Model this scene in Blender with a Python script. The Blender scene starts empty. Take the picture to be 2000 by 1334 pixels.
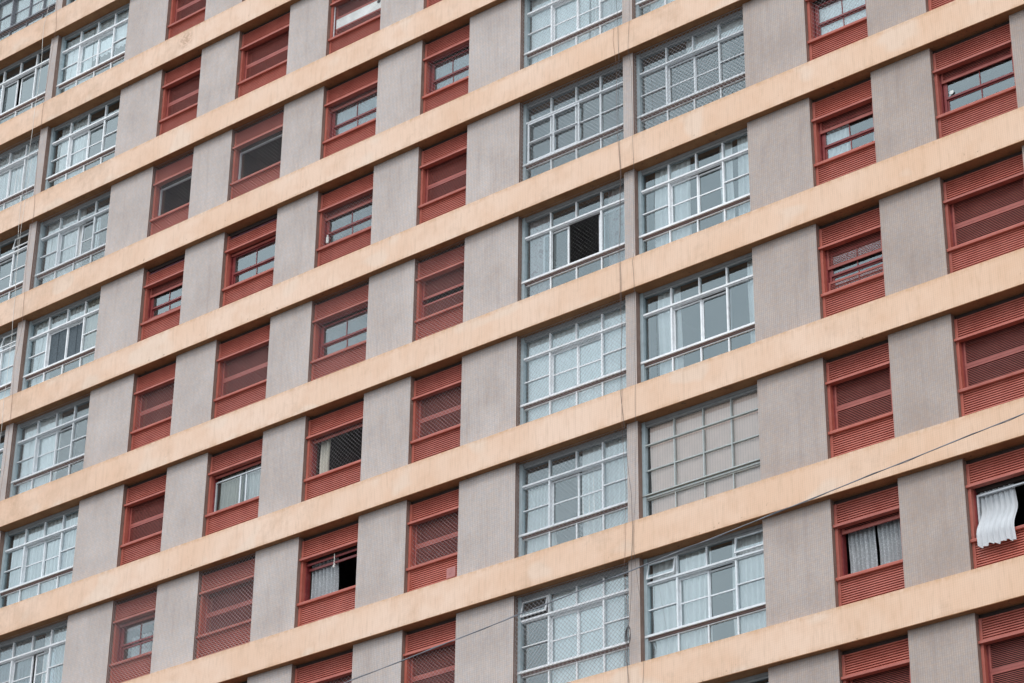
import bpy, math, random
from mathutils import Vector, Matrix
R = math.radians
random.seed(7)
scene = bpy.context.scene
# ------------------------------------------------------------------ camera
Z0 = 36.2            # height of the row-0 soffit above the street
CX, CY, CZ = 29.51593, -36.54818, -34.62503 + Z0
RX = Vector((0.7804426, 0.62512715, 0.01119821))
RY = Vector((0.29329844, -0.38186981, 0.87644251))
RZ = Vector((0.55216426, -0.68072865, -0.48137628))
cam_d = bpy.data.cameras.new("camera")
cam = bpy.data.objects.new("camera", cam_d)
scene.collection.objects.link(cam)
cam.matrix_world = Matrix(((RX.x, RY.x, RZ.x, CX), (RX.y, RY.y, RZ.y, CY), (RX.z, RY.z, RZ.z, CZ), (0, 0, 0, 1)))
cam_d.sensor_width = 36
cam_d.lens = 36 * 5079.8255 / 2000
cam_d.clip_end = 3000
scene.camera = cam
# ------------------------------------------------------------------ world: bright overcast daylight
SUN_EL, SUN_AZ = R(48), R(160)
w = bpy.data.worlds.new("World"); scene.world = w; w.use_nodes = True
nt = w.node_tree; nt.nodes.clear()
out = nt.nodes.new('ShaderNodeOutputWorld'); bg = nt.nodes.new('ShaderNodeBackground')
sky = nt.nodes.new('ShaderNodeTexSky'); sky.sky_type = 'NISHITA'; sky.sun_disc = False
sky.sun_elevation = SUN_EL; sky.sun_rotation = SUN_AZ; sky.air_density = 1.5; sky.dust_density = 4
tc = nt.nodes.new('ShaderNodeTexCoord')
nz = nt.nodes.new('ShaderNodeTexNoise'); nz.inputs['Scale'].default_value = 3.2; nz.inputs['Detail'].default_value = 6
nt.links.new(tc.outputs['Generated'], nz.inputs['Vector'])
cr = nt.nodes.new('ShaderNodeValToRGB')
cr.color_ramp.elements[0].position = .35; cr.color_ramp.elements[0].color = (10.5, 12, 13.2, 1)
cr.color_ramp.elements[1].position = .68; cr.color_ramp.elements[1].color = (17, 17.6, 18.2, 1)
nt.links.new(nz.outputs['Fac'], cr.inputs['Fac'])
mx = nt.nodes.new('ShaderNodeMixRGB'); mx.inputs['Fac'].default_value = .85
nt.links.new(sky.outputs['Color'], mx.inputs['Color1']); nt.links.new(cr.outputs['Color'], mx.inputs['Color2'])
# an overcast sky is brightest overhead
sp_ = nt.nodes.new('ShaderNodeSeparateXYZ'); nt.links.new(tc.outputs['Generated'], sp_.inputs[0])
gr = nt.nodes.new('ShaderNodeMapRange'); gr.inputs['From Min'].default_value = 0; gr.inputs['From Max'].default_value = 1
gr.inputs['To Min'].default_value = .88; gr.inputs['To Max'].default_value = 1.15
nt.links.new(sp_.outputs[2], gr.inputs['Value'])
ml = nt.nodes.new('ShaderNodeMixRGB'); ml.blend_type = 'MULTIPLY'; ml.inputs['Fac'].default_value = 1
nt.links.new(mx.outputs['Color'], ml.inputs['Color1']); nt.links.new(gr.outputs[0], ml.inputs['Color2'])
nt.links.new(ml.outputs['Color'], bg.inputs['Color']); bg.inputs['Strength'].default_value = .085
nt.links.new(bg.outputs['Background'], out.inputs['Surface'])
sun_d = bpy.data.lights.new("sun", 'SUN'); sun_d.energy = 0.65; sun_d.angle = R(14); sun_d.color = (1, .95, .88)
sun = bpy.data.objects.new("sun", sun_d); scene.collection.objects.link(sun)
sd = Vector((math.sin(SUN_AZ) * math.cos(SUN_EL), math.cos(SUN_AZ) * math.cos(SUN_EL), math.sin(SUN_EL)))
sun.rotation_euler = sd.to_track_quat('Z', 'Y').to_euler()
sun.location = (10, -30, 80)
vs = scene.view_settings
vs.view_transform = 'Standard'; vs.look = 'None'; vs.gamma = 1; vs.exposure = 0.52; vs.use_curve_mapping = False

# ------------------------------------------------------------------ dimensions (metres)
H = 2.9; HB = 0.712; PB = 0.154; OH = H - HB
X = dict(a0=-18.88, P0l=-16.11, P0r=-15.835, c=-13.10, d=-11.61, e=-10.20, f=-8.90, g=-7.19, h=-5.915, i=-4.21, j=-2.88,
         k=-1.47, l=0.0, m=2.78, n=3.04, o=5.83, q=7.291, r=8.70, s=10.008, t=11.719)
X['a1'] = -20.35
X['u'] = 13.02; X['v'] = 14.43
XL, XR = -22.0, 16.0

# ------------------------------------------------------------------ materials
def mat(name):
    m = bpy.data.materials.new(name); m.use_nodes = True
    b = m.node_tree.nodes['Principled BSDF']
    return m, m.node_tree, b
def N(t, typ, **kw):
    n = t.nodes.new(typ)
    for k, v in kw.items():
        if k.startswith('i_'): n.inputs[k[2:].replace('_', ' ')].default_value = v
        else: setattr(n, k, v)
    return n
def L(t, a, b): t.links.new(a, b)
def math_(t, op, a, b=None, c=None):
    n = t.nodes.new('ShaderNodeMath'); n.operation = op
    for i, v in enumerate((a, b, c)):
        if v is None: continue
        if isinstance(v, (int, float)): n.inputs[i].default_value = v
        else: t.links.new(v, n.inputs[i])
    return n.outputs[0]
def mixc(t, fac, a, b, mode='MIX'):
    n = t.nodes.new('ShaderNodeMixRGB'); n.blend_type = mode
    for s, v in ((n.inputs[0], fac), (n.inputs[1], a), (n.inputs[2], b)):
        if isinstance(v, (int, float)): s.default_value = v
        elif isinstance(v, tuple): s.default_value = v if len(v) == 4 else (*v, 1)
        else: t.links.new(v, s)
    return n.outputs[0]
def noise(t, vec, scale, detail=4, rough=.55, stretch=None):
    if stretch:
        mp = t.nodes.new('ShaderNodeMapping'); mp.inputs['Scale'].default_value = stretch
        t.links.new(vec, mp.inputs['Vector']); vec = mp.outputs[0]
    n = t.nodes.new('ShaderNodeTexNoise'); n.inputs['Scale'].default_value = scale
    n.inputs['Detail'].default_value = detail; n.inputs['Roughness'].default_value = rough
    t.links.new(vec, n.inputs['Vector']); return n.outputs['Fac']
def ramp(t, fac, lo, hi, a=0., b=1.):
    n = t.nodes.new('ShaderNodeMapRange'); n.clamp = True
    n.inputs['From Min'].default_value = lo; n.inputs['From Max'].default_value = hi
    n.inputs['To Min'].default_value = a; n.inputs['To Max'].default_value = b
    t.links.new(fac, n.inputs['Value']); return n.outputs[0]
def bump(t, b, h, strength, dist):
    n = t.nodes.new('ShaderNodeBump'); n.inputs['Strength'].default_value = strength; n.inputs['Distance'].default_value = dist
    t.links.new(h, n.inputs['Height']); t.links.new(n.outputs[0], b.inputs['Normal'])
def pos(t):
    g = t.nodes.new('ShaderNodeNewGeometry'); s = t.nodes.new('ShaderNodeSeparateXYZ')
    t.links.new(g.outputs['Position'], s.inputs[0]); return g.outputs['Position'], s.outputs
def grid(t, xs, pitch, width):           # 1 on the joint, 0 on the tile
    f = math_(t, 'FRACT', math_(t, 'DIVIDE', xs, pitch))
    return math_(t, 'LESS_THAN', f, width)

def mat_pier():                           # grey-mauve glass mosaic, 4.4 cm tesserae, laid in upright rows
    m, t, b = mat('grey_mosaic'); P, s = pos(t)
    gx = grid(t, s[0], .044, .30); gz = grid(t, s[2], .044, .22)
    cv = t.nodes.new('ShaderNodeCombineXYZ')
    L(t, math_(t, 'FLOOR', math_(t, 'DIVIDE', s[0], .044)), cv.inputs[0]); L(t, math_(t, 'FLOOR', math_(t, 'DIVIDE', s[2], .044)), cv.inputs[2])
    cell = t.nodes.new('ShaderNodeTexWhiteNoise'); cell.noise_dimensions = '3D'; t.links.new(cv.outputs[0], cell.inputs['Vector'])
    tan_ = mixc(t, cell.outputs['Value'], (.59, .475, .405), (.455, .46, .50))
    tone = mixc(t, .6, tan_, (.53, .465, .44))
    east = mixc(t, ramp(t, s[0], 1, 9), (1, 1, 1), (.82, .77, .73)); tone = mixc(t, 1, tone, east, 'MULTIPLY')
    big = mixc(t, ramp(t, noise(t, P, .9, 5, .6), .35, .7), (.88, .86, .86), (1.08, 1.08, 1.09))
    streak = mixc(t, ramp(t, noise(t, P, 2.2, 4, .6, (3, 3, .25)), .5, .8), (1, 1, 1), (.84, .81, .80))
    c = mixc(t, 1, tone, big, 'MULTIPLY'); c = mixc(t, 1, c, mixc(t, ramp(t, noise(t, P, 16, 6, .8), .3, .7), (.84, .825, .80), (1.06, 1.06, 1.05)), 'MULTIPLY'); c = mixc(t, 1, c, mixc(t, ramp(t, noise(t, P, .45, 6, .7, (1, 1, .6)), .5, .72), (1, 1, 1), (.84, .80, .77)), 'MULTIPLY'); c = mixc(t, 1, c, streak, 'MULTIPLY')
    c = mixc(t, math_(t, 'MULTIPLY', gx, ramp(t, noise(t, P, 3, 5, .7), .3, .7, .24, .55)), c, (.25, .205, .19)); c = mixc(t, math_(t, 'MULTIPLY', gz, .3), c, (.28, .235, .22))
    L(t, c, b.inputs['Base Color']); b.inputs['Roughness'].default_value = .6
    bump(t, b, math_(t, 'SUBTRACT', 1.0, math_(t, 'MAXIMUM', gx, math_(t, 'MULTIPLY', gz, .6))), .5, .004)
    return m
def mat_band():                           # peach painted mosaic with rain dirt, rust and newer paint patches
    m, t, b = mat('peach_render'); P, s = pos(t)
    lz = math_(t, 'MULTIPLY', math_(t, 'FRACT', math_(t, 'DIVIDE', math_(t, 'SUBTRACT', s[2], Z0 % H), H)), H)  # 0 at lower edge
    big = noise(t, P, .35, 4, .6); med = noise(t, P, 2.0, 6, .65)
    c = mixc(t, ramp(t, big, .35, .65), (.725, .495, .36), (.775, .58, .465))
    c = mixc(t, ramp(t, med, .45, .75, 0, .6), c, (.66, .42, .285))
    xg = ramp(t, s[0], -4, 14)
    c = mixc(t, math_(t, 'MULTIPLY', xg, .35), c, (.70, .44, .27))
    patch = ramp(t, noise(t, P, .8, 2, .4, (1, 1, 1.4)), .60, .66)
    c = mixc(t, math_(t, 'MULTIPLY', patch, .55), c, (.74, .60, .50))
    st = ramp(t, noise(t, P, 5, 5, .7, (2.5, 2.5, .3)), .5, .8)
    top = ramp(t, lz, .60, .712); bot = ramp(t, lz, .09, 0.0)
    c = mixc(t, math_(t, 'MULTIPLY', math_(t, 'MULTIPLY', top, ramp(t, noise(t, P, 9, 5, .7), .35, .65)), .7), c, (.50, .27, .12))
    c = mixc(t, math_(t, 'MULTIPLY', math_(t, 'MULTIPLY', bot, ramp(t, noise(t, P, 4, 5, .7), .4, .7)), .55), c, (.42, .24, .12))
    c = mixc(t, math_(t, 'MULTIPLY', st, .42), c, (.42, .27, .17))
    dirt = ramp(t, noise(t, P, .55, 7, .75), .56, .72)
    c = mixc(t, math_(t, 'MULTIPLY', math_(t, 'ADD', math_(t, 'MULTIPLY', dirt, .40), math_(t, 'MULTIPLY', math_(t, 'MULTIPLY', ramp(t, s[0], -10, -16), ramp(t, noise(t, P, 1.6, 7, .75), .45, .62)), .35)), 1.0), c, (.40, .26, .17))
    # brown smudge where something was removed from the band
    cx = t.nodes.new('ShaderNodeVectorMath'); cx.operation = 'DISTANCE'; cx.inputs[1].default_value = (-10.66, -.154, Z0 + 3.31)
    t.links.new(P, cx.inputs[0])
    sm = math_(t, 'MULTIPLY', ramp(t, cx.outputs['Value'], .32, .12), ramp(t, noise(t, P, 12, 5, .7), .42, .55))
    c = mixc(t, math_(t, 'MULTIPLY', sm, .6), c, (.36, .22, .15))
    spots = math_(t, 'MULTIPLY', ramp(t, noise(t, P, 9, 3, .55), .70, .74), ramp(t, lz, .30, .02))
    c = mixc(t, math_(t, 'MULTIPLY', spots, .7), c, (.16, .09, .05))
    runs = math_(t, 'MULTIPLY', ramp(t, noise(t, P, 3.2, 6, .75, (4, 4, .12)), .60, .78), ramp(t, lz, .15, .70))
    c = mixc(t, math_(t, 'MULTIPLY', runs, .38), c, (.40, .25, .16))
    gx = grid(t, s[0], .044, .25); gz = grid(t, s[2], .044, .2)
    c = mixc(t, math_(t, 'MULTIPLY', gx, .16), c, (.42, .27, .17)); c = mixc(t, math_(t, 'MULTIPLY', gz, .10), c, (.42, .27, .17))
    L(t, c, b.inputs['Base Color']); b.inputs['Roughness'].default_value = .75
    bump(t, b, math_(t, 'ADD', math_(t, 'MULTIPLY', med, .6), math_(t, 'MULTIPLY', gx, -.4)), .35, .004)
    return m
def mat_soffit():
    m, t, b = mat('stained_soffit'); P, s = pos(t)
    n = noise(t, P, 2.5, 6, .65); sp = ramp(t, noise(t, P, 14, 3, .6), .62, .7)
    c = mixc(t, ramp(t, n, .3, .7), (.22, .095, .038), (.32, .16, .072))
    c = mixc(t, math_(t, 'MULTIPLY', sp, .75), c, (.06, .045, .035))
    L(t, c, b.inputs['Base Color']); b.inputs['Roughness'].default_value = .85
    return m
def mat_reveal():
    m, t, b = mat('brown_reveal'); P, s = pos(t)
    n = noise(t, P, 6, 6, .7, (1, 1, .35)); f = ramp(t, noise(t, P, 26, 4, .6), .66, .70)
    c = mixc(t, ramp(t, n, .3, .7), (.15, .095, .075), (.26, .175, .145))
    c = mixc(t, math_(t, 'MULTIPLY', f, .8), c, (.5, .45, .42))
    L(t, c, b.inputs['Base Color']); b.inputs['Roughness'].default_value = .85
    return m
def mat_red(name, c1, c2, rough=.5):
    m, t, b = mat(name); P, s = pos(t)
    oi = t.nodes.new('ShaderNodeObjectInfo')
    n = noise(t, P, 3, 6, .7); fl = ramp(t, noise(t, P, 30, 3, .6), .66, .74)
    c = mixc(t, ramp(t, n, .3, .75), c1, c2)
    tint = mixc(t, oi.outputs['Random'], (.90, .90, .93), (1.07, 1.03, 1.0))
    c = mixc(t, 1, c, tint, 'MULTIPLY')
    dust = ramp(t, noise(t, P, 5, 5, .7, (.6, .6, 3)), .5, .8)
    c = mixc(t, math_(t, 'MULTIPLY', dust, .22), c, (.48, .22, .19))
    sk = math_(t, 'MULTIPLY', ramp(t, noise(t, P, 2.2, 6, .75, (3.5, 3.5, .35)), .58, .8), .4)
    c = mixc(t, sk, c, (.13, .035, .03))
    c = mixc(t, math_(t, 'MULTIPLY', fl, .3), c, (.10, .03, .03))
    L(t, c, b.inputs['Base Color']); b.inputs['Roughness'].default_value = rough
    return m
def mat_frame(name, col, rough=.4, metal=0.):
    m, t, b = mat(name); P, s = pos(t)
    n = noise(t, P, 7, 5, .7)
    d = tuple(v * .72 for v in col)
    c = mixc(t, ramp(t, n, .45, .8), col, d)
    L(t, c, b.inputs['Base Color']); b.inputs['Roughness'].default_value = rough; b.inputs['Metallic'].default_value = metal
    return m
def mat_flat(name, col, rough=.8, sc=3, var=.25):
    m, t, b = mat(name); P, s = pos(t)
    c = mixc(t, ramp(t, noise(t, P, sc, 5, .6), .3, .7), tuple(v * (1 - var) for v in col), tuple(min(1, v * (1 + var * .4)) for v in col))
    L(t, c, b.inputs['Base Color']); b.inputs['Roughness'].default_value = rough
    return m
def mat_glass(name='window_glass', tint=(.95, .99, 1), refl=.13):
    m = bpy.data.materials.new(name); m.use_nodes = True; t = m.node_tree; t.nodes.clear()
    o = t.nodes.new('ShaderNodeOutputMaterial')
    tr = t.nodes.new('ShaderNodeBsdfTransparent'); tr.inputs[0].default_value = (*tint, 1)
    gl = t.nodes.new('ShaderNodeBsdfGlossy'); gl.inputs['Roughness'].default_value = .02; gl.inputs[0].default_value = (.82, .96, 1, 1)
    di = t.nodes.new('ShaderNodeBsdfDiffuse'); di.inputs[0].default_value = (.55, .58, .58, 1)
    P, s = pos(t)
    bp = t.nodes.new('ShaderNodeBump'); bp.inputs['Strength'].default_value = .25; bp.inputs['Distance'].default_value = .01
    L(t, noise(t, P, 1.3, 2, .4), bp.inputs['Height']); L(t, bp.outputs[0], gl.inputs['Normal'])
    lw = t.nodes.new('ShaderNodeFresnel'); lw.inputs['IOR'].default_value = 1.55
    fac = math_(t, 'ADD', lw.outputs[0], refl)
    ms = t.nodes.new('ShaderNodeMixShader'); L(t, fac, ms.inputs[0]); L(t, tr.outputs[0], ms.inputs[1]); L(t, gl.outputs[0], ms.inputs[2])
    m2 = t.nodes.new('ShaderNodeMixShader')                    # a film of dust on the panes
    L(t, ramp(t, noise(t, P, 2.4, 6, .7), .35, .75, .01, .06), m2.inputs[0]); L(t, ms.outputs[0], m2.inputs[1]); L(t, di.outputs[0], m2.inputs[2])
    L(t, m2.outputs[0], o.inputs[0])
    return m
def mat_cloth(name, col, trans=.35, pattern=None, sheer=0.):
    m = bpy.data.materials.new(name); m.use_nodes = True; t = m.node_tree; t.nodes.clear()
    o = t.nodes.new('ShaderNodeOutputMaterial'); P, s = pos(t)
    c = mixc(t, ramp(t, noise(t, P, 4, 4, .6), .3, .7), tuple(v * .9 for v in col), col)
    if pattern == 'lace':
        v = t.nodes.new('ShaderNodeTexVoronoi'); v.inputs['Scale'].default_value = 34; L(t, P, v.inputs['Vector'])
        c = mixc(t, ramp(t, v.outputs['Distance'], 0.25, .45, .0, .5), c, tuple(x * .4 for x in col))
    c = mixc(t, 1, c, (1, 1, 1), 'MULTIPLY')
    if pattern == 'flower':
        f = ramp(t, noise(t, P, 7, 4, .7), .55, .6)
        c = mixc(t, math_(t, 'MULTIPLY', f, .6), c, (.35, .16, .2))
    if pattern == 'board':
        g = grid(t, s[0], .058, .35)
        c = mixc(t, math_(t, 'MULTIPLY', g, .25), c, tuple(x * .6 for x in col))
    d = t.nodes.new('ShaderNodeBsdfDiffuse'); L(t, c, d.inputs[0])
    tl = t.nodes.new('ShaderNodeBsdfTranslucent'); L(t, c, tl.inputs[0])
    ms = t.nodes.new('ShaderNodeMixShader'); ms.inputs[0].default_value = trans
    L(t, d.outputs[0], ms.inputs[1]); L(t, tl.outputs[0], ms.inputs[2])
    if sheer:                             # thin voile: denser where a fold turns edge-on
        lw = t.nodes.new('ShaderNodeLayerWeight'); lw.inputs['Blend'].default_value = .5
        tp = t.nodes.new('ShaderNodeBsdfTransparent'); m3 = t.nodes.new('ShaderNodeMixShader')
        L(t, ramp(t, lw.outputs['Facing'], .05, .8, sheer, 0), m3.inputs[0]); L(t, ms.outputs[0], m3.inputs[1]); L(t, tp.outputs[0], m3.inputs[2])
        L(t, m3.outputs[0], o.inputs[0])
    else: L(t, ms.outputs[0], o.inputs[0])
    return m
M = dict(
    pier=mat_pier(), band=mat_band(), soffit=mat_soffit(), reveal=mat_reveal(),
    red=mat_red('red_paint', (.365, .086, .060), (.465, .138, .103)),
    shutter=mat_red('weathered_shutter_paint', (.27, .058, .045), (.36, .095, .075)),
    darkred=mat_red('dark_red_paint', (.17, .025, .028), (.25, .045, .045), .35),
    purple=mat_red('faded_purple_paint', (.14, .06, .085), (.22, .10, .13), .3),
    white=mat_frame('white_frame_paint', (.82, .84, .87)), grey=mat_frame('grey_frame_paint', (.42, .46, .46)),
    pale=mat_frame('pale_grey_frame_paint', (.70, .74, .78)), dark=mat_frame('dark_frame_paint', (.16, .17, .20)),
    jamb=mat_frame('blue_grey_jamb', (.36, .44, .48)), brown=mat_flat('sill_shade_brown', (.15, .085, .075), .6),  # brown: colour of the painted shade line below the glazed sills
    recess_shade=mat_flat('painted_recess_shade', (.045, .028, .025), .9),  # near-black colour standing in for shade in the recesses
    topf=mat_frame('dark_grey_top_frame', (.25, .26, .27), .6),  # darker grey for the top members of the glazed frames
    alum=mat_frame('aluminium', (.60, .63, .66), .35, .3),
    glass=mat_glass(), glassdim=mat_glass('dim_window_glass', (.95, .97, .97), .02),
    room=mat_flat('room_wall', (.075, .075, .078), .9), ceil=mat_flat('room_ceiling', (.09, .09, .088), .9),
    net=mat_flat('nylon_net', (.40, .385, .40), .6), screen=mat_flat('insect_screen', (.075, .10, .12), .7, 30, .5),
    curtain=mat_cloth('white_curtain', (.97, .98, .98), .06, None, .22), lace=mat_cloth('lace_curtain', (.74, .78, .82), .4, 'lace'),
    flower=mat_cloth('flowered_curtain', (.80, .74, .74), .4, 'flower'), blind=mat_cloth('pale_blind', (.95, .96, .96), .05),
    cloth=mat_cloth('hanging_cloth', (.70, .73, .765), .25), beige=mat_cloth('beige_board', (1.0, .80, .73), .03, 'board'),
    cream=mat_cloth('cream_curtain', (.72, .70, .62), .3), board=mat_flat('white_board', (.72, .74, .73), .5),
    wire=mat_flat('black_cable', (.07, .06, .062), .5), wirebrown=mat_flat('brown_cable', (.20, .10, .07), .6),
    rope=mat_flat('white_rope', (.75, .73, .70), .8), greycable=mat_flat('grey_cable', (.22, .23, .26), .5),
    ground=mat_flat('paving', (.15, .145, .135), .9, .6), road=mat_flat('asphalt', (.05, .05, .052), .9, 1.5),
    pink=mat_flat('pink_tile', (.40, .15, .14), .4, 8), black=mat_flat('black_plastic', (.02, .02, .022), .4),
    terracotta=mat_flat('terracotta', (.32, .10, .06), .8), leaf=mat_flat('leaf', (.05, .09, .04), .7, 20),
)

# ------------------------------------------------------------------ mesh helpers
class MB:
    def __init__(s): s.v = []; s.f = []; s.m = []
    def box(s, x0, x1, y0, y1, z0, z1, mi=0):
        n = len(s.v)
        s.v += [(x, y, z) for x in (x0, x1) for y in (y0, y1) for z in (z0, z1)]
        for q in ((0, 1, 3, 2), (4, 6, 7, 5), (0, 4, 5, 1), (2, 3, 7, 6), (0, 2, 6, 4), (1, 5, 7, 3)):
            s.f.append(tuple(n + i for i in q)); s.m.append(mi)
    def quad(s, pts, mi=0):
        n = len(s.v); s.v += pts; s.f.append((n, n + 1, n + 2, n + 3)); s.m.append(mi)
    def extr(s, prof, x0, x1, mi=0):        # closed profile of (y, z) run along x
        n = len(s.v); k = len(prof)
        s.v += [(x0, y, z) for y, z in prof] + [(x1, y, z) for y, z in prof]
        for i in range(k):
            j = (i + 1) % k; s.f.append((n + i, n + j, n + k + j, n + k + i)); s.m.append(mi)
        s.f.append(tuple(range(n, n + k))); s.m.append(mi); s.f.append(tuple(reversed(range(n + k, n + 2 * k)))); s.m.append(mi)
    def strand(s, a, b, r, mi=0):
        a = Vector(a); b = Vector(b); d = (b - a)
        if d.length < 1e-4: return
        d.normalize(); u = d.cross(Vector((0, 1, 0)));
        if u.length < .1: u = d.cross(Vector((1, 0, 0)))
        u.normalize(); v = d.cross(u); n = len(s.v)
        for p in (a, b):
            for k in range(3):
                an = k * 2.0944; q = p + u * (r * math.cos(an)) + v * (r * math.sin(an)); s.v.append(tuple(q))
        for k in range(3):
            j = (k + 1) % 3; s.f.append((n + k, n + j, n + 3 + j, n + 3 + k)); s.m.append(mi)
    def tube(s, pts, r, seg=6, mi=0):
        P = [Vector(p) for p in pts]; n0 = len(s.v)
        for i, p in enumerate(P):
            d = (P[min(i + 1, len(P) - 1)] - P[max(i - 1, 0)]).normalized()
            u = d.cross(Vector((0, 1, 0)));
            if u.length < .1: u = d.cross(Vector((1, 0, 0)))
            u.normalize(); v = d.cross(u)
            for k in range(seg):
                an = 2 * math.pi * k / seg; s.v.append(tuple(p + u * (r * math.cos(an)) + v * (r * math.sin(an))))
        for i in range(len(P) - 1):
            for k in range(seg):
                j = (k + 1) % seg; a = n0 + i * seg
                s.f.append((a + k, a + j, a + seg + j, a + seg + k)); s.m.append(mi)
        s.f.append(tuple(reversed(range(n0, n0 + seg)))); s.m.append(mi)
        e = n0 + (len(P) - 1) * seg; s.f.append(tuple(range(e, e + seg))); s.m.append(mi)
    def ball(s, c, r, sq=(1, 1, 1), nu=10, nv=7, mi=0):
        n0 = len(s.v)
        for i in range(nv + 1):
            th = math.pi * i / nv
            for k in range(nu):
                ph = 2 * math.pi * k / nu
                s.v.append((c[0] + r * sq[0] * math.sin(th) * math.cos(ph), c[1] + r * sq[1] * math.sin(th) * math.sin(ph), c[2] + r * sq[2] * math.cos(th)))
        for i in range(nv):
            for k in range(nu):
                j = (k + 1) % nu; s.f.append((n0 + i * nu + k, n0 + (i + 1) * nu + k, n0 + (i + 1) * nu + j, n0 + i * nu + j)); s.m.append(mi)
    def mesh(s, name, mats, smooth=False):
        me = bpy.data.meshes.new(name); me.from_pydata(s.v, [], s.f)
        for x in mats: me.materials.append(x)
        me.polygons.foreach_set('material_index', s.m)
        if smooth: me.polygons.foreach_set('use_smooth', [True] * len(s.f))
        me.update(); return me
COL = scene.collection
def link(name, me, parent=None, loc=(0, 0, 0), rot=None, label=None):
    o = bpy.data.objects.new(name, me); COL.objects.link(o)
    if parent is not None: o.parent = parent
    o.location = loc
    if rot: o.rotation_euler = rot
    if label: o['label'] = label
    return o
def tag(o, label, cat, group=None):
    o['label'] = label; o['category'] = cat
    if group: o['group'] = group
    return o
_cache = {}
def cached(key, fn):
    if key not in _cache: _cache[key] = fn()
    return _cache[key]

# ------------------------------------------------------------------ ground
g = MB(); g.box(-600, 600, -600, 600, -1, 0)
o = link('ground', g.mesh('ground', [M['ground']])); o['kind'] = 'structure'
g = MB(); g.box(-600, 600, -30, -9, .004, .012)
o = link('road', g.mesh('road', [M['road']])); o['kind'] = 'structure'

# ------------------------------------------------------------------ building shell
bld = bpy.data.objects.new('apartment_building', None); COL.objects.link(bld)
bld.location = (-3, 0, 0)
tag(bld, 'tall apartment block with peach bands, grey mosaic piers and red shuttered windows', 'building')
BX = 3
def part(name, me, x=0, y=0, z=0, label=None): return link(name, me, bld, (x + BX, y, z), None, label)
ROWS = list(range(-5, 10))
for r in ROWS:
    z = Z0 - r * H
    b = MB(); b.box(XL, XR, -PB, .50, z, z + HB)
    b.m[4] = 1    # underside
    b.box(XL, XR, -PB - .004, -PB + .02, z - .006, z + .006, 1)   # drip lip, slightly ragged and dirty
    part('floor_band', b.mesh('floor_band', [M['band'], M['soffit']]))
ztop, zbase = Z0 + 5 * H + HB, Z0 - 9 * H
piers = [('a1', 'a0'), ('P0l', 'P0r'), ('c', 'd'), ('e', 'f'), ('g', 'h'), ('i', 'j'), ('k', 'l'), ('m', 'n'), ('o', 'q'), ('r', 's'), ('t', 'u')]
for a, c in piers:
    xa, xb = X[a], X[c]; wd = xb - xa
    p = MB(); p.box(0, wd, 0, .48, zbase, ztop)
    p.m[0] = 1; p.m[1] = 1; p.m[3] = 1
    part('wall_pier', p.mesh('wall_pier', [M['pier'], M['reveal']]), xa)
for a_, c_ in ((XL, X['a1']), (X['v'], XR)):
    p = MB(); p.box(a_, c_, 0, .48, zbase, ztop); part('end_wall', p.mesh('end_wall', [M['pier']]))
p = MB(); p.box(XL, XR, -.1, .48, 0, zbase - .01); part('base_wall', p.mesh('base_wall', [M['pier']]))
# floors, back wall and partitions behind the facade
for r in ROWS:
    z = Z0 - r * H
    s_ = MB(); s_.box(XL, XR, .50, 5.0, z + .12, z + .30)
    part('floor_slab', s_.mesh('floor_slab', [M['ceil']]))
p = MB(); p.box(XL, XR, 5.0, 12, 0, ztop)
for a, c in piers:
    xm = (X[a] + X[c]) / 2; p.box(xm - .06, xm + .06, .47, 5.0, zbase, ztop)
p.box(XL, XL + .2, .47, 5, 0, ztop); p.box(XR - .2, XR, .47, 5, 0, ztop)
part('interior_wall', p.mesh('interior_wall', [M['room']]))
rf = MB(); rf.box(XL - .3, XR + .3, -.4, 12.3, ztop - .001, ztop + .3); part('roof', rf.mesh('roof', [M['band']]))

# ------------------------------------------------------------------ safety net
def net_mesh(W, z0, z1, y, pitch=.070, r=.0017, x0=0.0):
    def mk():
        b = MB(); d = pitch * math.sqrt(2); Wd = W - x0; Hh = z1 - z0
        def bulge(x, z): return y - .02 * math.sin(math.pi * min(1, max(0, (x - x0) / Wd))) * math.sin(math.pi * min(1, max(0, (z - z0) / Hh)))
        k = -int(Hh / d) - 1
        while k * d < Wd:
            for sgn in (1, -1):
                xs = k * d
                ta = max(0, -xs); tb = min(Hh, Wd - xs)
                if tb - ta < .02: continue
                n = 3 if tb - ta > .8 else 1
                for q in range(n):
                    t0 = ta + (tb - ta) * q / n; t1 = ta + (tb - ta) * (q + 1) / n
                    xa, xb = x0 + xs + t0, x0 + xs + t1
                    za, zb = (z0 + t0, z0 + t1) if sgn > 0 else (z1 - t0, z1 - t1)
                    b.strand((xa, bulge(xa, za), za), (xb, bulge(xb, zb), zb), r)
            k += 1
        for zz in (z0, z1): b.strand((x0, y, zz), (W, y, zz), r * 1.6)
        for xx in (x0, W): b.strand((xx, y, z0), (xx, y, z1), r * 1.6)
        return b.mesh('safety_net', [M['net']])
    return cached(('net', round(W, 3), z0, z1, y, x0, r), mk)

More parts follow.
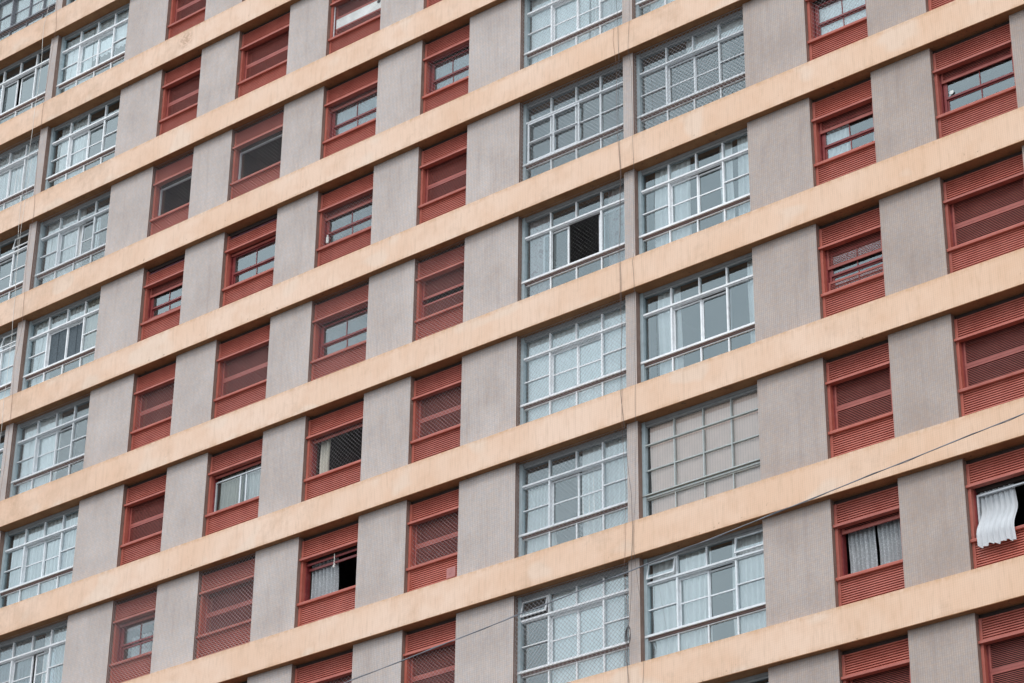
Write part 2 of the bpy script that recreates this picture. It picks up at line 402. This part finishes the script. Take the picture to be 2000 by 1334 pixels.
# ------------------------------------------------------------------ red shuttered windows
ZU0, ZU1, ZM0, ZM1 = -.505, -.552, -.552, -1.535     # upper rail, opening
def ribbed(W, z0, z1, y=.11):
    def mk():
        b = MB(); n = max(3, round((z0 - z1) / .047)); p = (z0 - z1) / n
        prof = [(y + .05, z0)]
        for i in range(n):
            za = z0 - i * p
            prof += [(y + .004, za), (y, za - .006), (y - .006, za - p * .62), (y + .004, za - p * .66), (y + .032, za - p * .67), (y + .032, za - p * .985)]
        prof += [(y + .05, z1)]
        b.extr(prof, .065, W - .065)
        return b.mesh('ribbed_panel', [M['red']])
    return cached(('rib', W, z0, z1), mk)
def louvre(W, h):
    def mk():
        b = MB(); y0, y1 = .195, .225; x0, x1 = .095, W - .095
        b.box(x0, x0 + .038, y0, y1, 0, h); b.box(x1 - .038, x1, y0, y1, 0, h)
        b.box(x0 + .038, x1 - .038, y0 + .001, y1 - .001, 0, .055); b.box(x0 + .038, x1 - .038, y0 + .001, y1 - .001, h - .045, h)
        n = max(2, round((h - .11) / .033)); p = (h - .11) / n
        for i in range(n):
            z = .06 + i * p
            b.extr([(y0 + .003, z + .001), (y0 + .012, z + .003), (y0 + .014, z + p * .44), (y0 + .005, z + p * .38)], x0 + .038, x1 - .038)
        return b.mesh('louvre_shutter', [M['shutter']])
    return cached(('louvre', W, h), mk)
def red_window(x0, W, r, sp):
    W = round(W, 3)
    def mk_frame():
        b = MB()
        for a, c in ((0.004, .062), (W - .062, W - .004)):
            b.box(a, c, .10, .30, -OH + .0, -.085)
        b.box(.062, .088, .20, .33, ZM1, ZM0, 1); b.box(W - .088, W - .062, .20, .33, ZM1, ZM0, 1)
        b.box(.002, W - .002, .14, .34, -.095, .0, 3)                         # near-black box painting the shade under the soffit
        b.box(-.0, W, .045, .17, ZU1, ZU0)                                     # upper rail
        b.box(.066, W - .066, .245, .30, ZU0 - .09, ZU0 - .0, 3)              # near-black box painting the shade under the upper rail
        return b.mesh('shutter_window', [M['red'], M['darkred'], M['reveal'], M['recess_shade']])
    z = Z0 - r * H
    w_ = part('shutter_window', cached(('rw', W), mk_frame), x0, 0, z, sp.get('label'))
    def mk_sill():
        b = MB(); b.extr([(.045, ZM1 - .012), (.05, ZM1 + .004), (.30, ZM1 + .022), (.30, ZM1 - .055), (.05, ZM1 - .050)], -.004, W)
        return b.mesh('sill', [M['red']])
    link('sill', cached(('sill', W), mk_sill), w_)
    ztop_ = -.20 if sp.get('hatch') else -.087
    link('ribbed_panel', ribbed(W, ztop_, ZU0 + .002), w_)
    link('ribbed_panel', ribbed(W, ZM1 - .057, -OH), w_)
    if sp.get('hatch'):
        def mk_h():
            b = MB(); b.extr([(.108, -.20), (.125, -.185), (.20, -.062), (.215, -.07), (.15, -.205)], .064, W - .064)
            return b.mesh('shutter_box_hatch', [M['purple']])
        link('shutter_box_hatch', cached(('hatch', W), mk_h), w_, label='faded purple hatch of the shutter box')
    u, l = sp.get('u', -1.045), sp.get('l', -1.048)
    if u is not None and u < -.60:
        hh = round(ZM0 - u + .07, 3)
        link('louvre_shutter', louvre(W, max(.13, hh)), w_, (0, 0, u))
    elif u is not None:
        def mk_r():
            b = MB(); b.box(.095, W - .095, .165, .195, 0, .05); return b.mesh('shutter_rail', [M['darkred']])
        link('shutter_rail', cached(('sr', W), mk_r), w_, (0, 0, u))
    if l is not None and l > -1.50:
        hh = round(l - ZM1 + .055, 3)
        link('louvre_shutter', louvre(W, max(.13, hh)), w_, (0, 0.002, l - max(.13, hh)))
    sash = sp.get('sash', None if (u == -1.045 and l == -1.048) else 'red')
    ga, gb = sp.get('ga', 0.0), sp.get('gb', 0.0)      # sash offsets (upper down, lower up/down)
    if sash == 'red':
        def mk_s():
            b = MB(); xa, xb = .15, W - .11
            b.box(xa, xa + .035, .26, .29, 0, .50); b.box(xb - .035, xb, .26, .29, 0, .50)
            b.box(xa + .035, xb - .035, .261, .289, 0, .045); b.box(xa + .035, xb - .035, .261, .289, .455, .50)
            xm = (xa + xb) / 2; b.box(xm - .009, xm + .009, .262, .284, .045, .455)
            b.quad([(xa + .03, .275, .04), (xb - .03, .275, .04), (xb - .03, .275, .46), (xa + .03, .275, .46)], 1)
            return b.mesh('sash', [M['darkred'], M['glass']])
        me = cached(('sash', W), mk_s)
        link('sash', me, w_, (0, -.020, -1.115 + ga)); link('sash', me, w_, (0, .012, -1.60 + gb))
        def mk_l():
            b = MB(); b.box(.10, .149, .24, .31, ZM1, ZM0); b.box(W - .109, W - .09, .24, .31, ZM1, ZM0); b.box(.088, W - .088, 0.315, .34, -.70, -.552)
            return b.mesh('sash_guide', [M['darkred']])
        link('sash_guide', cached(('guide', W), mk_l), w_)
    elif sash == 'alum':
        k = sp.get('open', False); key = ('al', W, k, sp.get('zt', -.62))
        def mk_a():
            b = MB(); xa, xb = .10, W - .09; zt = sp.get('zt', -.62); zb = ZM1 + .02
            b.box(xa, xa + .028, .22, .27, zb, zt); b.box(xb - .028, xb, .22, .27, zb, zt)
            b.box(xa + .028, xb - .028, .221, .269, zb, zb + .03); b.box(xa + .028, xb - .028, .221, .269, zt - .03, zt)
            xm = (xa + xb) / 2
            if not k:
                b.box(xm - .02, xm + .02, .23, .26, zb + .03, zt - .03)
                b.box(xm + .16, xm + .195, .235, .258, zb + .03, zt - .03)
                b.quad([(xa, .245, zb), (xb, .245, zb), (xb, .245, zt), (xa, .245, zt)], 1)
            return b.mesh('aluminium_slider', [M['alum'], M['glassdim']])
        link('aluminium_slider', cached(key, mk_a), w_)
    else:
        def mk_d():
            b = MB(); b.box(.10, W - .1, .20, .22, ZM0 - .10, ZM0 - .055); b.box(.10, W - .1, .26, .29, ZM0 - .20, ZM0 - .15)
            b.box(.10, W - .1, .25, .28, ZM1 + .02, ZM1 + .06)
            return b.mesh('raised_sash_rail', [M['darkred']])
        if sash == 'raised': link('raised_sash_rail', cached(('rs', W), mk_d), w_)
    nt_ = sp.get('net')
    if nt_ == 'full': link('safety_net', net_mesh(W, -OH, -.01, .035, r=sp.get('nr', .0018)), w_)
    elif nt_ == 'mid': link('safety_net', net_mesh(round(W - .06, 3), -1.545, -.552, .125, x0=.06), w_)
    if sp.get('board'):
        b = MB(); b.box(.10, W - .1, .20, .215, -1.20, -.93)
        for i in range(12):
            a = i * math.pi / 6; b.box(W - .26 + .045 * math.cos(a), W - .245 + .045 * math.cos(a), .19, .2, -.99 + .045 * math.sin(a), -.975 + .045 * math.sin(a), 1)
        b.ball((W - .25, .195, -.985), .05, (1, .3, 1), mi=1)
        link('vent_board', b.mesh('vent_board', [M['board'], M['black']]), w_, label='white board with a round black vent')
        b = MB(); b.tube([(.078, .155, -1.52), (.078, .155, -.56)], .012); link('conduit', b.mesh('conduit', [M['pale']]), w_)
    if sp.get('tile'):
        b = MB(); b.box(W - .36, W - .13, .098, .108, -2.02, -1.80); b.box(W - .30, W - .22, .094, .0985, -1.93, -1.86)
        link('patch', b.mesh('patch', [M['pink']]), w_, label='pale pink patch on the lower ribbed panel')
    if sp.get('dot'):
        b = MB(); b.ball((.27, .232, -1.00), .045, (1, .1, 1), 14, 8); link('sticker', b.mesh('sticker', [M['board']]), w_, label='round white sticker')
    return w_

# ------------------------------------------------------------------ tall white-framed glazed windows
def glazed(x0, W, r, sp):
    W = round(W, 3); z = Z0 - r * H; k = W / 2.78
    fm = sp.get('frame', 'white'); thin = sp.get('thin', False); mt = sp.get('mt', True)
    tr0, tr1, si0, si1 = (-.53, -.507, -1.600, -1.578) if thin else (-.535, -.496, -1.610, -1.566)
    m1, m2, m3 = .735 * k, 1.41 * k, 2.06 * k; t = .010 if thin else .018
    awn = sp.get('awn', ())
    s1, s2 = sp.get('s', (0, 0)); nosash = sp.get('nosash', False)
    def mk():
        b = MB(); y0, y1 = .16, .235
        b.box(.002, .075, .13, y1, -OH, -.0, 1); b.box(W - .05, W - .002, y0, y1, -OH, -.0, 1)
        b.box(.075, W - .05, .14, y1 - .001, -.062, .0, 4); b.box(.075, W - .05, .165, y1, -.105, -.062, 4)
        b.box(.07, W - .002, .135, .20, tr0, tr1)                      # transom
        
        if not thin: b.box(.075, W - .05, .165, .23, -.555, -.535, 0)
        for x in (m1, m3): b.box(x - t, x + t, y0, y1 - .002, -1.565, -.535); b.box(x - t * .9, x + t * .9, y0 + .003, y1 - .004, -.490, -.105)
        b.box(m2 - t * .8, m2 + t * .8, y0 + .003, y1 - .004, -.490, -.105)
        b.box(.012, W - .0, .110, .23, si0, si1, 0)                   # sill rail
        b.box(.012, W - .002, .150, .22, -1.652, -1.615, 3)  # strip that paints the shade line under the sill rail
        for x in (m1, m2, m3): b.box(x - t * .75, x + t * .75, y0 + .01, y1 - .004, -OH, -1.656)
        b.box(.075, W - .05, y0 + .015, y1 - .005, -1.675, -1.656, 0)
        if mt:
            b.box(.075, m1 - t, y0 + .01, y1 - .01, -1.060, -1.038); b.box(m3 + t, W - .05, y0 + .01, y1 - .01, -1.060, -1.038)
            if nosash: b.box(m1 + t, m3 - t, y0 + .01, y1 - .01, -1.060, -1.038)
        if nosash: b.box(m2 - t, m2 + t, y0, y1 - .002, -1.565, -.555)
        return b.mesh('glazed_window', [M[fm], M['jamb'], M['grey'], M['brown'] if not thin else M['grey'], M['topf']])
    w_ = part('glazed_window', cached(('gw', W, fm, mt, thin, nosash), mk), x0, 0, z, sp.get('label'))
    gm = M[sp.get('glass', 'glass')]
    def mkp():
        b = MB(); y = .205
        def cell(a, c, zb, zt): b.quad([(a, y, zb), (c, y, zb), (c, y, zt), (a, y, zt)])
        for i, (a, c) in enumerate(((.08, m1), (m1, m2), (m2, m3), (m3, W - .045))):
            if i not in awn: cell(a, c, -.50, -.10)
            cell(a, c, -OH, -1.65)
            if nosash or i in (0, 3): cell(a, c, -1.60, -.54)
        return b.mesh('pane', [gm])
    link('pane', cached(('pane', W, nosash, tuple(awn), gm.name), mkp), w_)
    if not nosash:
        sw = (m3 - m1) / 2 + .015
        def mks():
            b = MB(); q = .030
            b.box(0, q * 1.3, 0, .03, 0, 1.0); b.box(sw - q * 1.3, sw, 0, .03, 0, 1.0)
            b.box(q * 1.3, sw - q * 1.3, .001, .029, 0, .045); b.box(q * 1.3, sw - q * 1.3, .001, .029, .965, 1.0)
            if mt and not sp.get('screen'): b.box(q * 1.3, sw - q * 1.3, .004, .026, .485, .512)
            if sp.get('screen'): b.box(q * 1.3, sw - q * 1.3, .012, .016, .045, .965, 1); b.box(sw * .5 - .006, sw * .5 + .006, .0, .011, .045, .965, 1)
            else: b.quad([(q, .016, .04), (sw - q, .016, .04), (sw - q, .016, .97), (q, .016, .97)], 1)
            return b.mesh('sliding_sash', [M[fm], M['screen'] if sp.get('screen') else gm])
        me = cached(('ss', W, fm, mt, sp.get('screen'), gm.name), mks)
        link('sliding_sash', me, w_, (m1 + .0 + s1, .237, -1.563)); link('sliding_sash', me, w_, (m1 + sw - .03 + s2, .262, -1.563))
    if sp.get('wide'):
        b = MB(); x0_, x1_ = .13, 1.52
        for x in (x0_, (x0_ + x1_) / 2 - .015, x1_ - .035): b.box(x, x + .035, .125, .155, -1.56, -.56)
        for zz in (-1.56, -1.06, -.595): b.box(x0_ + .035, x1_ - .035, .126, .154, zz, zz + (.022 if zz == -1.06 else .035))
        link('sliding_sash', b.mesh('sliding_sash', [M[fm]]), w_)
    for i in awn:
        a, c = ((.085, m1 - t), (m1 + t, m2 - t), (m2 + t, m3 - t), (m3 + t, W - .05))[i]; ww = round(c - a, 3)
        def mka():
            b = MB(); q = .026; h = .345
            b.box(0, q, 0, .028, -h, 0); b.box(ww - q, ww, 0, .028, -h, 0); b.box(q, ww - q, .001, .027, -h, -h + q); b.box(q, ww - q, .001, .027, -q, 0)
            b.quad([(q, .014, -h + q), (ww - q, .014, -h + q), (ww - q, .014, -q), (q, .014, -q)], 1)
            return b.mesh('awning_sash', [M[fm], gm])
        link('awning_sash', cached(('aw', ww, fm), mka), w_, (a, .155, -.112), (-R(12), 0, 0))
    if sp.get('net'): link('safety_net', net_mesh(W, -OH, -.01, .05, r=sp.get('nr', .0017)), w_)
    return w_

# ------------------------------------------------------------------ curtains
def curtain_mesh(W, zt, zb, fold=.11, amp=.036, mt='curtain', seed=0, flare=0., blow=0.):
    rnd = random.Random(seed); b = MB(); nx = max(8, int(W / .016)); nz_ = 12
    ph = [rnd.uniform(0, 6.28) for _ in range(4)]; f1 = 2 * math.pi / fold * rnd.uniform(.85, 1.15)
    for j in range(nz_ + 1):
        v = j / nz_; z = zt + (zb - zt) * v
        for i in range(nx + 1):
            u = i / nx; x = u * W
            a = amp * (.6 + .4 * v)
            y = a * math.sin(f1 * x + ph[0] + .8 * math.sin(3 * x + ph[1]) + .5 * v * math.sin(7 * u + ph[2])) + .35 * a * math.sin(2.3 * f1 * x + ph[3])
            xx = x + .012 * math.sin(5 * v + ph[2]) + flare * v * v * (u - .5)
            y -= blow * v ** 1.5 * (.6 + .4 * math.sin(3.0 * u + 1))
            b.v.append((xx, y, z + (.012 * math.sin(f1 * x + ph[1]) if j == nz_ else 0)))
    for j in range(nz_):
        for i in range(nx):
            q = j * (nx + 1) + i; b.f.append((q, q + 1, q + nx + 2, q + nx + 1)); b.m.append(0)
    return b.mesh('curtain', [M[mt]], True)

# ------------------------------------------------------------------ what stands in every bay
COLS = {'C0': ('a0', 'P0l', 'g'), 'C1': ('P0r', 'c', 'g'), 'C2': ('d', 'e', 'r'), 'C3': ('f', 'g', 'r'), 'C4': ('h', 'i', 'r'), 'C5': ('j', 'k', 'r'),
        'C6': ('l', 'm', 'g'), 'C7': ('n', 'o', 'g'), 'C8': ('q', 'r', 'r'), 'C9': ('s', 't', 'r'), 'CA': ('u', 'v', 'r')}
CW = {'C0': 'leftmost glazed column', 'C1': 'second glazed column', 'C2': 'first red column', 'C3': 'second red column', 'C4': 'third red column', 'C5': 'fourth red column',
      'C6': 'glazed column left of central wires', 'C7': 'glazed column right of central wires', 'C8': 'fifth red column', 'C9': 'rightmost red column', 'CA': ''}
CL, WH = 'curtain', 'white'
SPEC = {
 ('C0', -3): dict(frame='dark', net=1, cur=[(0, 1, 'curtain')]), ('C0', -2): dict(mt=False, s=(-.13, 0)),
 ('C0', -1): dict(mt=False, net=1, cur=[(0, .97, 'curtain')]), ('C0', 0): dict(awn=(3,)), ('C0', 1): dict(awn=(3,), cur=[(0, .9, 'blind')]), ('C0', 2): dict(),
 ('C1', -3): dict(cur=[(.2, 1, 'curtain')]), ('C1', -2): dict(cur=[(.02, .40, 'blind', -.1, -2.1), (.41, .99, 'blind', -.05, -1.15)]),
 ('C1', -1): dict(cur=[(.10, .46, 'curtain')]), ('C1', 0): dict(net=1, frame='pale', s=(0, .13), mt=True, cur=[(.06, .55, 'curtain')]),
 ('C1', 1): dict(screen=1, cur=[(.02, .27, 'curtain'), (.74, .99, 'cream'), (.28, .73, 'curtain', -.05, -.62)]),
 ('C1', 2): dict(net=1, frame='pale', cur=[(.03, .52, 'blind')]), ('C1', 3): dict(frame='pale', cur=[(.04, .99, 'curtain')]),
 ('C1', 4): dict(net=1, s=(.0, .1), cur=[(.02, .5, 'lace'), (.6, .99, 'curtain')]),
 ('C6', 0): dict(net=1, cur=[(.02, .6, 'blind'), (.61, .99, 'curtain')]), ('C6', 1): dict(net=1, nr=.0024, frame='pale', nosash=1, wide=1),
 ('C6', 2): dict(net=1, nr=.0008, mt=False, s=(-.24, .55), cur=[(.04, .22, 'flower'), (.78, .98, 'flower')]),
 ('C6', 3): dict(net=1, cur=[(.02, .99, 'blind', -.03, -2.1, .30)]), ('C6', 4): dict(net=1, frame='pale', s=(.02, .0), cur=[(.04, .26, 'blow'), (.52, .99, 'curtain')]),
 ('C6', 5): dict(net=1, nr=.0028, awn=(0,), cur=[(.27, .88, 'blind', -.03, -2.1, .30)]),
 ('C7', 0): dict(net=1, cur=[(.1, .9, 'blind')]), ('C7', 1): dict(net=1, nr=.0028, frame='pale', cur=[(.42, .99, 'blind', -.03, -.45)]),
 ('C7', 2): dict(cur=[(.10, .42, 'curtain'), (.68, .80, 'curtain'), (.84, .99, 'curtain')]),
 ('C7', 3): dict(mt=False, s=(0, .015), cur=[(.12, .31, 'curtain'), (.89, .99, 'curtain')]),
 ('C7', 4): dict(frame='grey', thin=1, nosash=1, glass='glassdim', cur=[(.04, .99, 'beige', -.05, -2.15, .262)]),
 ('C7', 5): dict(frame='pale', awn=(0, 3), cur=[(.03, .24, 'curtain'), (.25, .50, 'curtain'), (.68, .99, 'curtain')]), ('C7', 6): dict(frame='pale', cur=[(.5, .99, 'blind')]),
 # red windows: u / l = where the upper / lower louvre ends
 ('C2', 0): dict(nr=.0023, u=None, l=None, sash='alum', open=1, net='full'), ('C2', 1): dict(hatch=1, u=-.80, l=-1.37),
 ('C2', 4): dict(u=-.63, l=None, net='full', nr=.003, ga=.03, gb=0, sash='red', cur=[(.25, .42, 'lace', -.9, -1.4), (.5, .68, 'flower', -.9, -1.4)]),  # the two short curtain pieces stand in for hanging clothes
 ('C3', 0): dict(nr=.0023, u=None, l=None, sash='alum', open=1, net='full'), ('C3', 1): dict(hatch=1, u=-.63, l=None),
 ('C3', 3): dict(u=-.62, l=None, sash='alum', zt=-.70, cur=[(.10, .50, 'cream'), (.52, .92, 'curtain')]), ('C3', 4): dict(net='full', nr=.003),
 ('C4', -1): dict(u=-.93, l=-1.20, net='mid', sash=None, board=1), ('C4', 0): dict(u=-.68, l=None, net='mid', cur=[(.08, .92, 'lace')]),
 ('C4', 1): dict(u=-.76, l=-1.40, net='mid'), ('C4', 2): dict(u=-.60, l=None, net='full'),
 ('C4', 3): dict(u=-.64, l=None, sash=None, net='mid', cur=[(.10, .28, 'cream'), (.90, .98, 'curtain')]),
 ('C4', 4): dict(u=None, l=None, sash='raised', cur=[(.08, .50, 'lace'), (.87, .98, 'lace')]), ('C4', 5): dict(u=-.95, l=-1.2, net='mid'),
 ('C5', 0): dict(u=-.60, l=None, net='mid', cur=[(.08, .92, 'lace')]), ('C5', 2): dict(u=-1.00, l=-1.12, sash=None, net='full'),
 ('C5', 3): dict(net='mid'), ('C5', 4): dict(net='mid', tile=1), ('C5', 5): dict(net='mid'), ('C2', 2): dict(net='mid'), ('C3', 2): dict(net='mid'),
 ('C8', 1): dict(u=None, l=None, net='mid', ga=.0, cur=[(.1, .9, 'blind')]), ('C8', 2): dict(u=-.80, l=-1.42, cur=[(.12, .48, 'curtain'), (.84, .96, 'curtain')]),
 ('C8', 3): dict(u=-.97, l=-1.25), ('C8', 5): dict(u=-.66, l=None, sash=None, cur=[(.10, .50, 'lace'), (.53, .97, 'lace')]),
 ('C9', 2): dict(u=-.76, l=-1.42, dot=1), ('C9', 5): dict(u=None, l=None, sash='alum', open=1, zt=-.66),
}
F = 5079.8255
def proj(x, y, z):
    d = Vector((x - CX, y - CY, z - CZ)); k = -d.dot(RZ)
    return 1000 + F * d.dot(RX) / k, 667 - F * d.dot(RY) / k
def bbox(x0, x1, r):
    P = [proj(x, .1, Z0 - r * H - dz) for x in (x0, x1) for dz in (.25, OH - .15)]
    us = [p[0] for p in P]; vs_ = [p[1] for p in P]; return min(us), max(us), min(vs_), max(vs_)
ORD = ['first', 'second', 'third', 'fourth', 'fifth', 'sixth', 'seventh', 'eighth', 'ninth']
DN = {'curtain': 'white', 'lace': 'patterned grey lace', 'flower': 'flowered', 'blind': 'pale plain', 'cream': 'cream', 'beige': 'beige boarding', 'blow': 'billowing white'}
for cn, (a, c, kind) in COLS.items():
    n = 0
    for r in ROWS[1:]:
        u0, u1, v0, v1 = bbox(X[a], X[c], r)
        vis = u1 > 2 and u0 < 1998 and v1 > 2 and v0 < 1332
        near = u1 > -110 and u0 < 2110 and v1 > -110 and v0 < 1444
        if not near: continue
        sp = dict(SPEC.get((cn, r), {}))
        W = X[c] - X[a]
        if kind == 'g' and not vis: sp['nosash'] = True
        (red_window if kind == 'r' else glazed)(X[a], W, r, sp)
        if not vis: continue
        n += 1
        cs = sp.get('cur', [])
        for i, cu in enumerate(cs):
            fa, fb, st = cu[:3]; zt = cu[3] if len(cu) > 3 else (-.03 if kind == 'g' else -.57); zb = cu[4] if len(cu) > 4 else (-2.1 if kind == 'g' else -1.75)
            yy = cu[5] if len(cu) > 5 else (.31 if kind == 'g' else .34)
            ww = (fb - fa) * W; seed = hash((ord(cn[1]), r, i)) & 0xffff
            mt_ = {'blow': 'lace'}.get(st, st)
            if st == 'beige': me = curtain_mesh(ww, zt, zb, .35, .004, 'beige', seed)
            elif st == 'blow': me = curtain_mesh(ww, -.55, -2.1, .085, .03, 'curtain', seed, .22, 0)
            elif st == 'blind': me = curtain_mesh(ww, zt, zb, .16, .012, 'blind', seed)
            else: me = curtain_mesh(ww, zt, zb, 0.135 if kind == 'g' else 0.095, .038 if kind == 'g' else .045, mt_, seed)
            o = link('window_boarding' if st == 'beige' else 'curtain', me, None, (X[a] + fa * W, yy, Z0 - r * H))
            if len(cs) == 1: side = ''
            elif len(cs) == 2: side = ('left ', 'right ')[i]
            else: side = ('left ', 'middle ', 'right ')[i]
            lab = f"{side}{DN[st]} curtain in {ORD[n-1]} window down the {CW[cn]}" if st != 'beige' else 'beige striped boarding behind the grey-framed window right of the central wires'
            tag(o, lab, 'boarding' if st == 'beige' else 'curtain', None if st == 'beige' else 'curtains behind the windows')

# white curtain blowing out of the open window at the right edge
def blowing():
    b = MB(); nx, nz_ = 80, 34
    for j in range(nz_ + 1):
        v = j / nz_; q = min(1, max(0, (v - .30) / .52)); q = q * q * (3 - 2 * q)
        xl = .09 + .07 * v; xr = .78 + .13 * v; yb = .30 - .305 * q
        z = -.56 - 1.19 * v
        for i in range(nx + 1):
            u = i / nx; x = xl + (xr - xl) * u
            y = yb + .016 * (1 - .2 * v) * math.sin(46 * u + 2.2 * math.sin(3 * u + 1.2 * v)) + .010 * math.sin(83 * u + 3 * v) - .03 * math.sin(math.pi * u) * v
            zz = z - .03 * u * v + (.020 * math.sin(16 * u + 2) + .010 * math.sin(41 * u)) * v ** 4
            b.v.append((x, y, zz))
    for j in range(nz_):
        for i in range(nx):
            q = j * (nx + 1) + i; b.f.append((q, q + 1, q + nx + 2, q + nx + 1)); b.m.append(0)
    return b.mesh('curtain', [M['cloth']], True)
o = link('curtain', blowing(), None, (X['s'], 0, Z0 - 5 * H)); tag(o, 'white curtain blowing out of the open red window at the right edge', 'curtain', 'curtains behind the windows')

# pull cord hanging in the open window
b = MB(); b.tube([(0, 0, 0), (.004, -.002, -.12), (-.004, 0, -.26)], .008); b.ball((-.006, 0, -.29), .026, (1, 1, 1.3)); b.ball((.016, 0, -.25), .018)
o = link('pull_cord', b.mesh('pull_cord', [M['rope']]), None, (X['h'] + .93, .14, Z0 - 4 * H - .60)); tag(o, 'white knotted pull cord hanging in the open window with lace curtains', 'cord')
# bottle behind the net
b = MB(); b.tube([(0, 0, 0), (0, 0, .12), (0, 0, .15), (0, 0, .155)], .035, 10); b.tube([(0, 0, .155), (0, 0, .20)], .016, 8)
b.ball((0, 0, .15), .034, (1, 1, .8)); b.ball((0, 0, .20), .022)
o = link('bottle', b.mesh('bottle', [M['board']]), None, (X['h'] + .17, .215, Z0 - H - 1.36)); tag(o, 'small white bottle behind the net at the left of a red window', 'bottle')
# potted plants on the ledge of the band, far left
for i, dx in enumerate((.12, .62, 1.02)):
    b = MB(); b.tube([(0, 0, 0), (0, 0, .11)], .055, 10)
    for k in range(26):
        a = random.uniform(0, 6.28); q = random.uniform(.02, .09); zz = random.uniform(.12, .22)
        b.quad([(q * math.cos(a), q * math.sin(a), zz), (q * math.cos(a) + .03, q * math.sin(a), zz + .01), (q * math.cos(a) + .03, q * math.sin(a) + .02, zz + .035), (q * math.cos(a), q * math.sin(a) + .02, zz + .03)], 1)
    o = link('plant_pot', b.mesh('plant_pot', [M['terracotta'], M['leaf']]), None, (X['P0l'] - 1.45 + dx, .02, Z0 - 0 * H + HB))
    tag(o, 'small terracotta plant pot on the ledge, %s in its row at far left' % ('leftmost', 'middle', 'rightmost')[i], 'plant pot', 'plant pots on the ledge at far left')

# ------------------------------------------------------------------ wires and ropes down the facade
def wire(name, label, cat, xref, pts, rad, m, y=-.172, group=None):
    P = []
    for i in range(len(pts) - 1):
        (xa, za), (xb, zb) = pts[i], pts[i + 1]; n = max(2, int(abs(zb - za) / .12))
        for k in range(n):
            t_ = k / n; P.append((X[xref] + xa + (xb - xa) * t_ + .007 * math.sin(5.1 * (za + (zb - za) * t_)), y - .01 * math.sin(2.2 * (za + (zb - za) * t_)), Z0 + za + (zb - za) * t_))
    P.append((X[xref] + pts[-1][0], y, Z0 + pts[-1][1]))
    b = MB(); b.tube(P, rad, 5); o = link(name, b.mesh(name, [M[m]], True)); tag(o, label, cat, group)
GC = 'cables hanging down the central pillar'
wire('hanging_cable', 'thin black cable hanging left of the central pillar over the glazed windows', 'cable', 'm',
     [(-.02, 3.2), (-.01, -1.5), (.03, -2.96), (.0, -4.2), (.04, -5.86), (.01, -7.87), (.03, -9.53), (-.01, -11.0), (.03, -11.35), (.10, -12.2), (.22, -13.3), (.25, -13.9), (.19, -14.55), (.19, -15.2), (.12, -15.9), (.08, -16.6), (.09, -19)], .0042, 'wire', group=GC)
wire('hanging_cable', 'dark cable running down the face of the central pillar', 'cable', 'm',
     [(.30, 3.2), (.36, -1.2), (.30, -2.25), (.27, -2.9), (.34, -3.5), (.37, -5.1), (.35, -6.8), (.37, -7.9), (.31, -8.1), (.35, -8.8), (.34, -11.1), (.31, -13.3), (.24, -14.4), (.31, -14.9), (.42, -15.7), (.49, -16.2), (.42, -17.1), (.40, -19)], .003, 'wire', -.168, GC)
wire('hanging_cable', 'brown cable looping beside the black one left of the central pillar', 'cable', 'm',
     [(-.10, -2.15), (-.12, -2.5), (-.06, -3.05), (-.04, -4.9), (.0, -5.2), (.02, -6.0), (-.02, -7.9), (.02, -10.9), (.00, -11.9), (.09, -13.0), (.06, -14.1), (.02, -14.6), (.10, -15.9), (.04, -16.4), (.12, -17.2), (.1, -19)], .003, 'wirebrown', -.166, GC)
b = MB()
for k in range(5):
    P = [(X['m'] + .12 + (.05 + .008 * k) * math.cos(a_ * .6) * .8, -.18 - .006 * k, Z0 - 16.05 - .02 * k + (.13 + .012 * k) * math.sin(a_ * .6)) for a_ in range(11)]
    b.tube(P, .005, 5)
o = link('cable_coil', b.mesh('cable_coil', [M['wire']], True)); tag(o, 'tangled coil of black cable tied low on the central pillar', 'cable')
GL = 'ropes and wires hanging by the left pillar'
wire('hanging_rope', 'white rope hanging just left of the left pillar', 'rope', 'P0l', [(-.0, 9), (-.02, 7), (-.16, 6.2), (-.14, 5.5), (-.09, 4.7), (-.12, 3.2), (-.2, 1.4), (-.24, .2), (-.15, -.9), (-.02, -2.2), (.03, -4.3), (.04, -6.1), (.02, -9)], .005, 'rope', group=GL)
wire('hanging_rope', 'second white rope beside the leftmost one, left pillar', 'rope', 'P0l', [(-.02, 1.9), (-.05, .8), (-.1, .1), (-.12, -1.0), (-.05, -2.0)], 0.004, 'rope', -.18, GL)
wire('hanging_cable', 'brown cable running down the left pillar', 'cable', 'P0l', [(.30, 9), (.26, 6.6), (.36, 5.9), (.28, 5.3), (.24, 4.3), (.20, 3.2), (.18, 2.0), (.27, 1.0), (.32, .1), (.24, -1.0), (.32, -2.1), (.37, -3.2), (.24, -4.2), (.34, -5.2), (.3, -9)], .004, 'wirebrown', -.168, GL)
# street cable in front of the building
P = []
for i in range(121):
    x = -10 + 55 * i / 120; t_ = (x - 6.75) / (17.26 - 6.75)
    z = -21.63 + .85 * t_ + .035 * ((t_ - .5) ** 2 - .25) * 4 * .4
    P.append((x, -12, z + Z0))
b = MB(); b.tube(P, .0075, 6)
b.tube([(p[0], p[1] + .013 * math.sin(p[0] * 9), p[2] + .013 * math.cos(p[0] * 9)) for p in P], .004, 4)
o = link('overhead_cable', b.mesh('overhead_cable', [M['greycable']], True)); tag(o, 'grey street cable crossing diagonally in front of the lower right of the building', 'cable')
